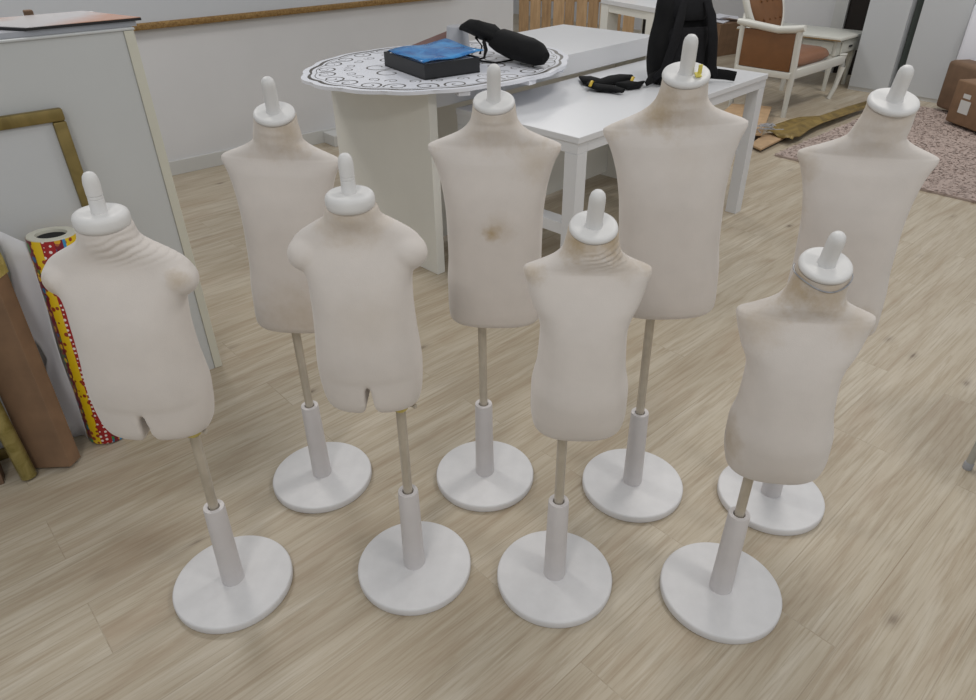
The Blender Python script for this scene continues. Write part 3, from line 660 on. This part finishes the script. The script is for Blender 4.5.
# backpack on the low table
p = spot(681, 84, .731)
t = thing('backpack', 'black backpack standing upright on the white table behind the tallest dress form', 'backpack', (p.x-.01, p.y+.06, .731), R(12))
prof = [(0, .11, .07, .06, 3, 0), (.01, .14, .085, .07, 3, 0), (.06, .152, .095, .075, 3, 0), (.18, .148, .09, .075, 2.8, .005), (.30, .135, .075, .07, 2.7, .01), (.38, .122, .062, .062, 2.5, .015), (.43, .10, .05, .05, 2.3, .02), (.455, .06, .03, .03, 2.1, .02), (.46, .02, .012, .012, 2, .02)]
o = MB().rings(loft_rings(prof, n=56, step=.012)).build('body', M['bag'], t, 60)
for v in o.data.vertices:
    v.co += Vector((noise.noise(v.co*9), noise.noise(v.co*9+Vector((5, 5, 5))), 0))*.012
for sx in (-1, 1):
    MB().tube([(sx*.055, -.088, .36), (sx*.075, -.115, .30), (sx*.095, -.125, .20), (sx*.12, -.11, .08), (sx*.165, -.08, .03)], [.016, .022, .024, .022, .012], 14, .45, Vector((0, 1, 0))).build('shoulder_strap', M['bag2'], t, 60)
MB().rings(loft_rings([(.05, .10, .098, .0, 3, 0), (.07, .115, .106, .0, 3, 0), (.22, .112, .104, 0, 3, 0), (.25, .10, .096, 0, 3, 0)], n=40, step=.02)).build('back_pad', M['bag2'], t, 60)
MB().rings(loft_rings([(.28, .085, .088, .0, 3, 0), (.30, .092, .095, .0, 3, 0), (.35, .088, .085, 0, 3, 0), (.37, .08, .078, 0, 3, 0)], n=40, step=.02)).build('top_pad', M['bag2'], t, 60)
MB().tube([(-.035, 0.01, .44), (-.025, 0.0, .485), (.025, 0.0, .485), (.035, .01, .44)], .009, 10).build('handle', M['bag'], t, 60)
MB().tube([(.11, -.05, .045), (.16, -.07, .040), (.21, -.09, .036), (.25, -.11, .030)], [.026, .024, .023, .022], 12, .35, Vector((0, 1, 0))).build('hip_belt', M['bag'], t, 60)
MB().tube([(-.12, -.05, .045), (-.17, -.08, .035), (-.20, -.10, .02)], [.026, .024, .012], 12, .45, Vector((0, 1, 0))).build('hip_belt', M['bag'], t, 60)

# ------------------------------------------------------------------ background
# pallet on edge
Ap = axes(-28); pA = Vector((.40, 8.55, 0))
PL = axes(-12)
t = thing('pallet', 'slatted wooden pallet standing on end beyond the wall corner', 'pallet', tuple(pA))
n = 10
for k in range(n):
    w = .102 if k % 3 else .11
    o = wbox('slat', M['pallet'] if k % 2 else M['pallet2'], pA, PL, .128*k, .128*k+w+.012*(k % 2), -.02, 0, .01, 1.2, bev=.003); toparent(o, t)
for z in (.05, .55, 1.08): toparent(wbox('cross_board', M['pallet2'], pA, PL, 0, .128*n-.02, .001, .095, z, z+.09), t)

# white table at the back
p0 = spot(656, 8, .73); d1 = (spot(616, 1, .73)-p0).normalized(); dd = Vector((-d1.x, -d1.y, 0)); dn = Vector((-dd.y, dd.x, 0))
bx = (dd, dn)
t = thing('back_table', 'second white table far behind the backpack', 'table', (p0.x, p0.y, 0))
def bt(name, mat, s0, s1, t0, t1, z0, z1, **k): return toparent(wbox(name, mat, p0*1.0-Vector((0, 0, p0.z)), bx, s0, s1, t0, t1, z0, z1, **k), t)
bt('tabletop', M['desk'], -.80, 0, 0, .60, .69, .73, bev=.003)
for a, c in ((-.12, .005), (-.795, .005), (-.12, .48), (-.795, .48)): bt('leg', M['deskside'], a, a+.115, c, c+.115, 0, .689)
bt('dark_sheet', M['doorway'], -.675, -.125, .40, .42, 0.02, .64)  # dark brown sheet between the legs, below the tabletop
bt('apron', M['deskside'], -.679, -.121, .01, .05, .63, .689)

# carton with papers
p = spot(716, 57, 0); A2 = axes(30)
t = thing('open_carton', 'open brown carton with papers, on the floor right of the backpack', 'cardboard box', (p.x, p.y, 0), R(32))
MB().box(.22, .16, .165, .44, .32, .33, None, .003).build('carton', M['brown'], t)
mb = MB()
for i, (x, y, a) in enumerate(((.12, .12, .4), (.24, .18, -.3), (.3, .12, .8), (.18, .2, 1.3))): mb.box(x, y, .345+.012*i, .20, .14, .006, Matrix.Rotation(a, 3, 'Z') @ Matrix.Rotation(.12*(-1)**i, 3, 'X'))
mb.build('crumpled_papers', M['paper'], t)

# armchair, seen from its side
ch = Rm; c0 = spot(781, 118) ; cb_ = Vector((c0.x, c0.y, 0)) - ch[0]*.0
t = thing('armchair', 'cream framed armchair with tan leather side panel and seat', 'armchair', tuple(cb_))
def cm(s, q, z): return ch[0]*s + ch[1]*q + Vector((0, 0, z))
dpt, wid = .47, .92
rotC = Matrix((ch[0], ch[1], Vector((0, 0, 1)))).transposed()
def cbx(name, mat, s0, s1_, q0, q1, z0, z1, bev=.004):
    o = MB().box((s0+s1_)/2, (q0+q1)/2, (z0+z1)/2, s1_-s0, q1-q0, z1-z0, None, bev).build(name, mat, t, 40); o.data.transform(rotC.to_4x4()); return o
MB().tube([cm(.03, .0, 0), cm(.03, .0, .36), cm(.02, .0, .50), cm(.01, 0, .64)], [.020, .027, .025, .024], 12).build('leg', M['chairwhite'], t, 50)
MB().tube([cm(.03, dpt, 0), cm(.03, dpt, .3), cm(.01, dpt, .64)], [.020, .026, .024], 12).build('leg', M['chairwhite'], t, 50)
MB().tube([cm(wid-.04, .03, 0), cm(wid-.01, .01, .10), cm(wid+.01, .0, .26), cm(wid, .01, .36)], [.018, .020, .027, .032], 12).build('leg', M['chairwhite'], t, 50)
MB().tube([cm(wid-.04, dpt, 0), cm(wid, dpt, .36)], [.018, .026], 12).build('leg', M['chairwhite'], t, 50)
MB().tube([cm(.0, -.04, .66), cm(0, .03, .645), cm(0, .16, .630), cm(0, dpt*.6, .640), cm(0, dpt-.03, .655), cm(0, dpt+.04, .66)], [.022, .028, .027, .027, .027, .022], 14).build('arm_rail', M['chairwhite'], t, 50)
cbx('side_panel', M['leather'], .0, .03, .02, dpt-.02, .34, .615, .006)
cbx('side_rail', M['chairwhite'], -.008, .04, .0, dpt, .29, .338)
cbx('front_rail', M['chairwhite'], .04, wid, -.012, .03, .285, .35)
cbx('rear_rail', M['chairwhite'], .04, wid, dpt-.03, dpt+.01, .285, .35)
prof = [(0, .9, .9, .9, 4, 0), (.03, 1, 1, 1, 4, 0), (.07, .93, .93, .93, 3.5, 0), (.095, .6, .6, .6, 3, 0), (.105, .15, .15, .15, 2, 0)]
o = MB().rings(loft_rings(prof, n=44, step=.02)).build('seat_cushion', M['leather2'], t, 60)
o.data.transform(rotC.to_4x4() @ Matrix.Translation((wid*.42+.03, dpt/2, .35)) @ Matrix.Diagonal((wid*.40, dpt*.47, 1, 1)))
# oval back
oc = cm(wid*.34, dpt+.03, .80)
def oval(rx, rz, k): return [ch[0]*rx*math.cos(a) + Vector((0, 0, 1))*rz*math.sin(a) + ch[1]*(.12*math.sin(a)) for a in [2*math.pi*i/k for i in range(k)]]
ring = [oc+v for v in oval(.27, .30, 40)]
MB().tube(ring+ring[:2], .026, 12).build('back_frame', M['chairwhite'], t, 60)
mb = MB(); inner = oval(.25, .28, 40)
mb.rings([[oc+v*f+ch[1]*(-d) for v in inner] for f, d in ((1, -.015), (1, .015), (.9, .035), (.6, .05), (.15, .052))])
mb.build('back_cushion', M['leather'], t, 60)
for r_ in range(3):
    for c_ in range(4):
        pz = oc + ch[0]*(-.13+.085*c_) + Vector((0, 0, -.14+.13*r_)) + ch[1]*(-.055+.12*(-.14+.13*r_)/.3); mb = MB(); bmesh.ops.create_uvsphere(mb.bm, u_segments=8, v_segments=6, radius=.010, matrix=Matrix.Translation(pz)); mb.build('tuft_button', M['leather'], t, 60)
MB().tube([cm(.02, dpt, .62), cm(.06, dpt+.02, .66), cm(.10, dpt+.04, .70)], .022, 10).build('back_joint', M['chairwhite'], t, 50)

# side table with drawers
t = thing('console_table', 'cream console table with drawers, behind the armchair', 'side table', tuple(Rm[0]*6.85+Rm[1]*3.1))
def ab(name, mat, s0, s1_, q0, q1, z0, z1, **k): return toparent(wbox(name, mat, O0, Rm, s0, s1_, q0, q1, z0, z1, **k), t)
ab('tabletop', M['antique'], 6.58, 7.12, 2.72, 3.72, .43, .455, bev=.006, smooth=40)
ab('body', M['antique'], 6.62, 7.09, 2.76, 3.68, .30, .4295, bev=.003)
for q in (2.79, 3.10, 3.41):
    d = ab('drawer', M['antique'], 6.606, 6.6195, q, q+.27, .315, .415, bev=.003)
    h = ab('drawer_handle', M['darkedge'], 6.596, 6.6055, q+.10, q+.17, .36, .37, bev=.002); h.parent = d
d = ab('drawer', M['antique'], 6.70, 7.02, 2.746, 2.7595, .315, .415, bev=.003)
h = ab('drawer_handle', M['darkedge'], 6.83, 6.89, 2.735, 2.7455, .355, .37, bev=.002); h.parent = d
ab('gilt_edge', M['bronzeframe'], 6.572, 6.5795, 2.72, 3.72, .43, .438)
for s_, q in ((6.65, 2.80), (7.05, 2.80), (6.65, 3.64), (7.05, 3.64)):
    b0 = Rm[0]*s_+Rm[1]*q-Vector(t.location)
    MB().tube([b0+Vector((0, 0, 0)), b0+Vector((0, 0, .12)), b0+Vector((0, 0, .2995))], [.017, .019, .034], 12).build('leg', M['antique'], t, 50)

# closets at the right
def closet(q0, q1, label, cat='closet'):
    t = thing('closet', label, cat, tuple(Rm[0]*7.1+Rm[1]*(q0+q1)/2))
    toparent(wbox('carcass', M['closet'], O0, Rm, 6.893, 7.5, q0, q1, .0, 2.3), t)
    toparent(wbox('door', M['closet'], O0, Rm, 6.87, 6.891, q0+.003, q1-.003, .03, 2.28, bev=.002), t)
    toparent(wbox('plinth', M['base'], O0, Rm, 6.88, 6.892, q0, q1, 0, .029), t)
closet(2.335, 2.68, 'tall pale closet front beside the dark doorway')
closet(1.885, 2.255, 'tall pale closet front right of the dark gap, behind the carton')
o = wbox('gap_shade_strip', M['gap'], O0, Rm, 6.95, 7.4, 2.262, 2.328, 0, 2.3); tag(o, 'dark strip added for the shade in the gap between the two pale closets', 'panel')  # added strip, coloured dark as the shade between the closets
o = wbox('curtain_bag', M['board_white'], O0, Rm, 6.75, 6.86, 1.50, 1.86, .42, 1.2, bev=.03, smooth=60); 
o.name = 'upright_board'; tag(o, 'bright white upright board at the right edge behind the cartons', 'board')
o.data.transform(Matrix.Translation((0, 0, -.42)))

# rug
rg = axes(42)
t = thing('rug', 'taupe shaggy rug on the floor behind the last dress form', 'rug', tuple(rg[0]*5.5+rg[1]*1.3))
toparent(wbox('backing', M['rug'], O0, rg, 4.58, 6.62, .1, 2.15, .0, .014, bev=.003), t)
rnd = random.Random(3); mb = MB(); loc = Vector(t.location)
for k in range(15000):
    s_, q = rnd.uniform(4.58, 6.61), rnd.uniform(.55, 2.15); b0 = rg[0]*s_+rg[1]*q-loc; a = rnd.uniform(0, 6.28); h = rnd.uniform(.003, .006)
    dx, dy = math.cos(a)*.010, math.sin(a)*.010; lx, ly = rnd.gauss(0, .014), rnd.gauss(0, .014)
    v = [mb.bm.verts.new((b0.x-dx, b0.y-dy, .013)), mb.bm.verts.new((b0.x+dx, b0.y+dy, .013)), mb.bm.verts.new((b0.x+lx+dx*.4, b0.y+ly+dy*.4, .013+h)), mb.bm.verts.new((b0.x+lx-dx*.4, b0.y+ly-dy*.4, .013+h))]
    mb.bm.faces.new(v)
o = mb.build('pile', M['pile'], t); o['kind'] = 'stuff'

# cartons on the rug
t = thing('carton', 'brown cardboard carton with rounded top behind the labelled one on the rug', 'cardboard box', (3.64, 5.78, .036), R(-85))
MB().box(.17, .10, .18, .34, .18, .36, None, .03).build('body', M['brown_dark'], t, 60)
t = thing('carton', 'brown taped cardboard carton with a white address label on the rug', 'cardboard box', (3.50, 5.36, .036), R(-82))
MB().box(.23, .14, .15, .46, .28, .30, None, .012).build('body', M['brown'], t, 60)
MB().box(.145, -.0015, .13, .10, .002, .09).build('label', M['label'], t)['label'] = 'white address label'
MB().box(.14, -.0015, .205, .07, .002, .03).build('label', M['label'], t)
# carton stack edge right
# flattened cardboard under the table
def sheetpts(px, z): return [tuple(spot(x, y, z)[:2]) for x, y in px]
slab('cardboard_flat', M['tan'], sheetpts([(716, 118), (732, 103), (772, 106), (762, 134), (740, 132)][::-1], .06), .045, .056, 'larger tan flattened cardboard sheet lying under the white table end', 'cardboard')
slab('cardboard_pad', M['brown_dark'], sheetpts([(716, 121), (732, 107), (768, 110), (761, 136), (738, 134)][::-1], .02), .001, .044, 'stack of dark cardboard beneath the tan sheet', 'cardboard')
slab('cardboard_flat', M['tan'], sheetpts([(750, 144), (766, 133), (793, 133), (761, 149)][::-1], .03), .018, .030, 'small tan cardboard strip lying nearest the rug corner', 'cardboard')
slab('cardboard_pad', M['darkedge'], sheetpts([(753, 146), (767, 136), (790, 136), (762, 150)][::-1], .008), .001, .0175, 'dark flat piece beneath the small cardboard strip', 'cardboard')
mb = MB(); rr = random.Random(5); c = spot(757, 133, .05)
for k in range(14):
    p = Vector((rr.gauss(0, .05), rr.gauss(0, .03), rr.uniform(0, .03))); q = p+Vector((rr.gauss(0, .05), rr.gauss(0, .04), rr.uniform(-.01, .02))); r_ = q+Vector((rr.gauss(0, .04), rr.gauss(0, .04), rr.uniform(-.01, .01)))
    mb.tube([p, q, r_], .005, 6, .5)
o = mb.build('crumpled_film', M['grey'], None, 60, loc=(c.x, c.y, .075)); tag(o, 'crumpled grey film and tape on the cardboard beside the table leg', 'packing film')
# gold satin sheet
ed = [((766, 132), (792, 141)), ((775, 128), (794, 138)), ((790, 122), (800, 137)), ((800, 118), (810, 131)), ((820, 115), (822, 125)), ((845, 108), (846, 116)), ((866, 103), (868, 107))]
rows = []
for i, (a, b_) in enumerate(ed):
    A_, B_ = spot(*a, .04), spot(*b_, .04)
    rows.append([tuple(A_.lerp(B_, j/8)[:2]) + (.042+.012*math.sin(j*1.1+i*1.3)+(.012 if 0 < i < 4 else 0),) for j in range(9)])
mb = MB(); mb.rings(rows, False, False, closed=False); o = mb.build('satin_cloth', M['foil'], None, 80); tag(o, 'olive gold satin cloth trailing over the edge of the rug', 'cloth')
sd = o.modifiers.new('t', 'SOLIDIFY'); sd.thickness = .003

# metal stool, only a foot in view at the right edge
f0 = spot(967, 468)
t = thing('stool', 'pale metal furniture leg cut off by the right edge of the picture', 'stool', (f0.x, f0.y, 0))
MB().tube([(0, 0, .012), (.02, .01, .42)], .011, 14).build('leg', M['stain'], t, 60)
MB().lathe([(.013, 0), (.0135, .002), (.0135, .02), (.012, .024)], 16).build('rubber_foot', M['cup'], t, 60)
for a, b_ in ((.36, .02), (.0+.34, -.30), (.04, -.32)):
    MB().tube([(a, b_, .0), (.18+(a-.18)*.9, -.15+(b_+.15)*.9, .42)], .011, 14).build('leg', M['stain'], t, 60)
MB().box(.185, -.145, .44, .38, .36, .035, None, .01).build('seat', M['chairwhite'], t, 50)

# ------------------------------------------------------------------ light
w = bpy.data.worlds.new('World'); S.world = w; w.use_nodes = True
w.node_tree.nodes['Background'].inputs[0].default_value = (.93, .97, 1, 1)
w.node_tree.nodes['Background'].inputs[1].default_value = .62
def area(x, y, z, sx, sy, e, col=(1, .965, .92)):
    l = bpy.data.lights.new('ceiling_lamp', 'AREA'); l.shape = 'RECTANGLE'; l.size = sx; l.size_y = sy; l.energy = e; l.color = col
    o = bpy.data.objects.new('ceiling_lamp', l); COL.objects.link(o); o.location = (x, y, z); return o
for x, y, e in ((-1.6, 3.0, 30), (1.2, 2.6, 30), (-.6, -.6, 34), (2.2, -.2, 34), (3.4, 5.0, 40), (.6, 6.6, 40), (5.6, 6.2, 40)):
    area(x, y, 2.78, .6, .6, e)
S.view_settings.view_transform = 'Standard'; S.view_settings.look = 'None'; S.view_settings.exposure = -0.60; S.view_settings.gamma = 1.0
S.view_settings.use_curve_mapping = False
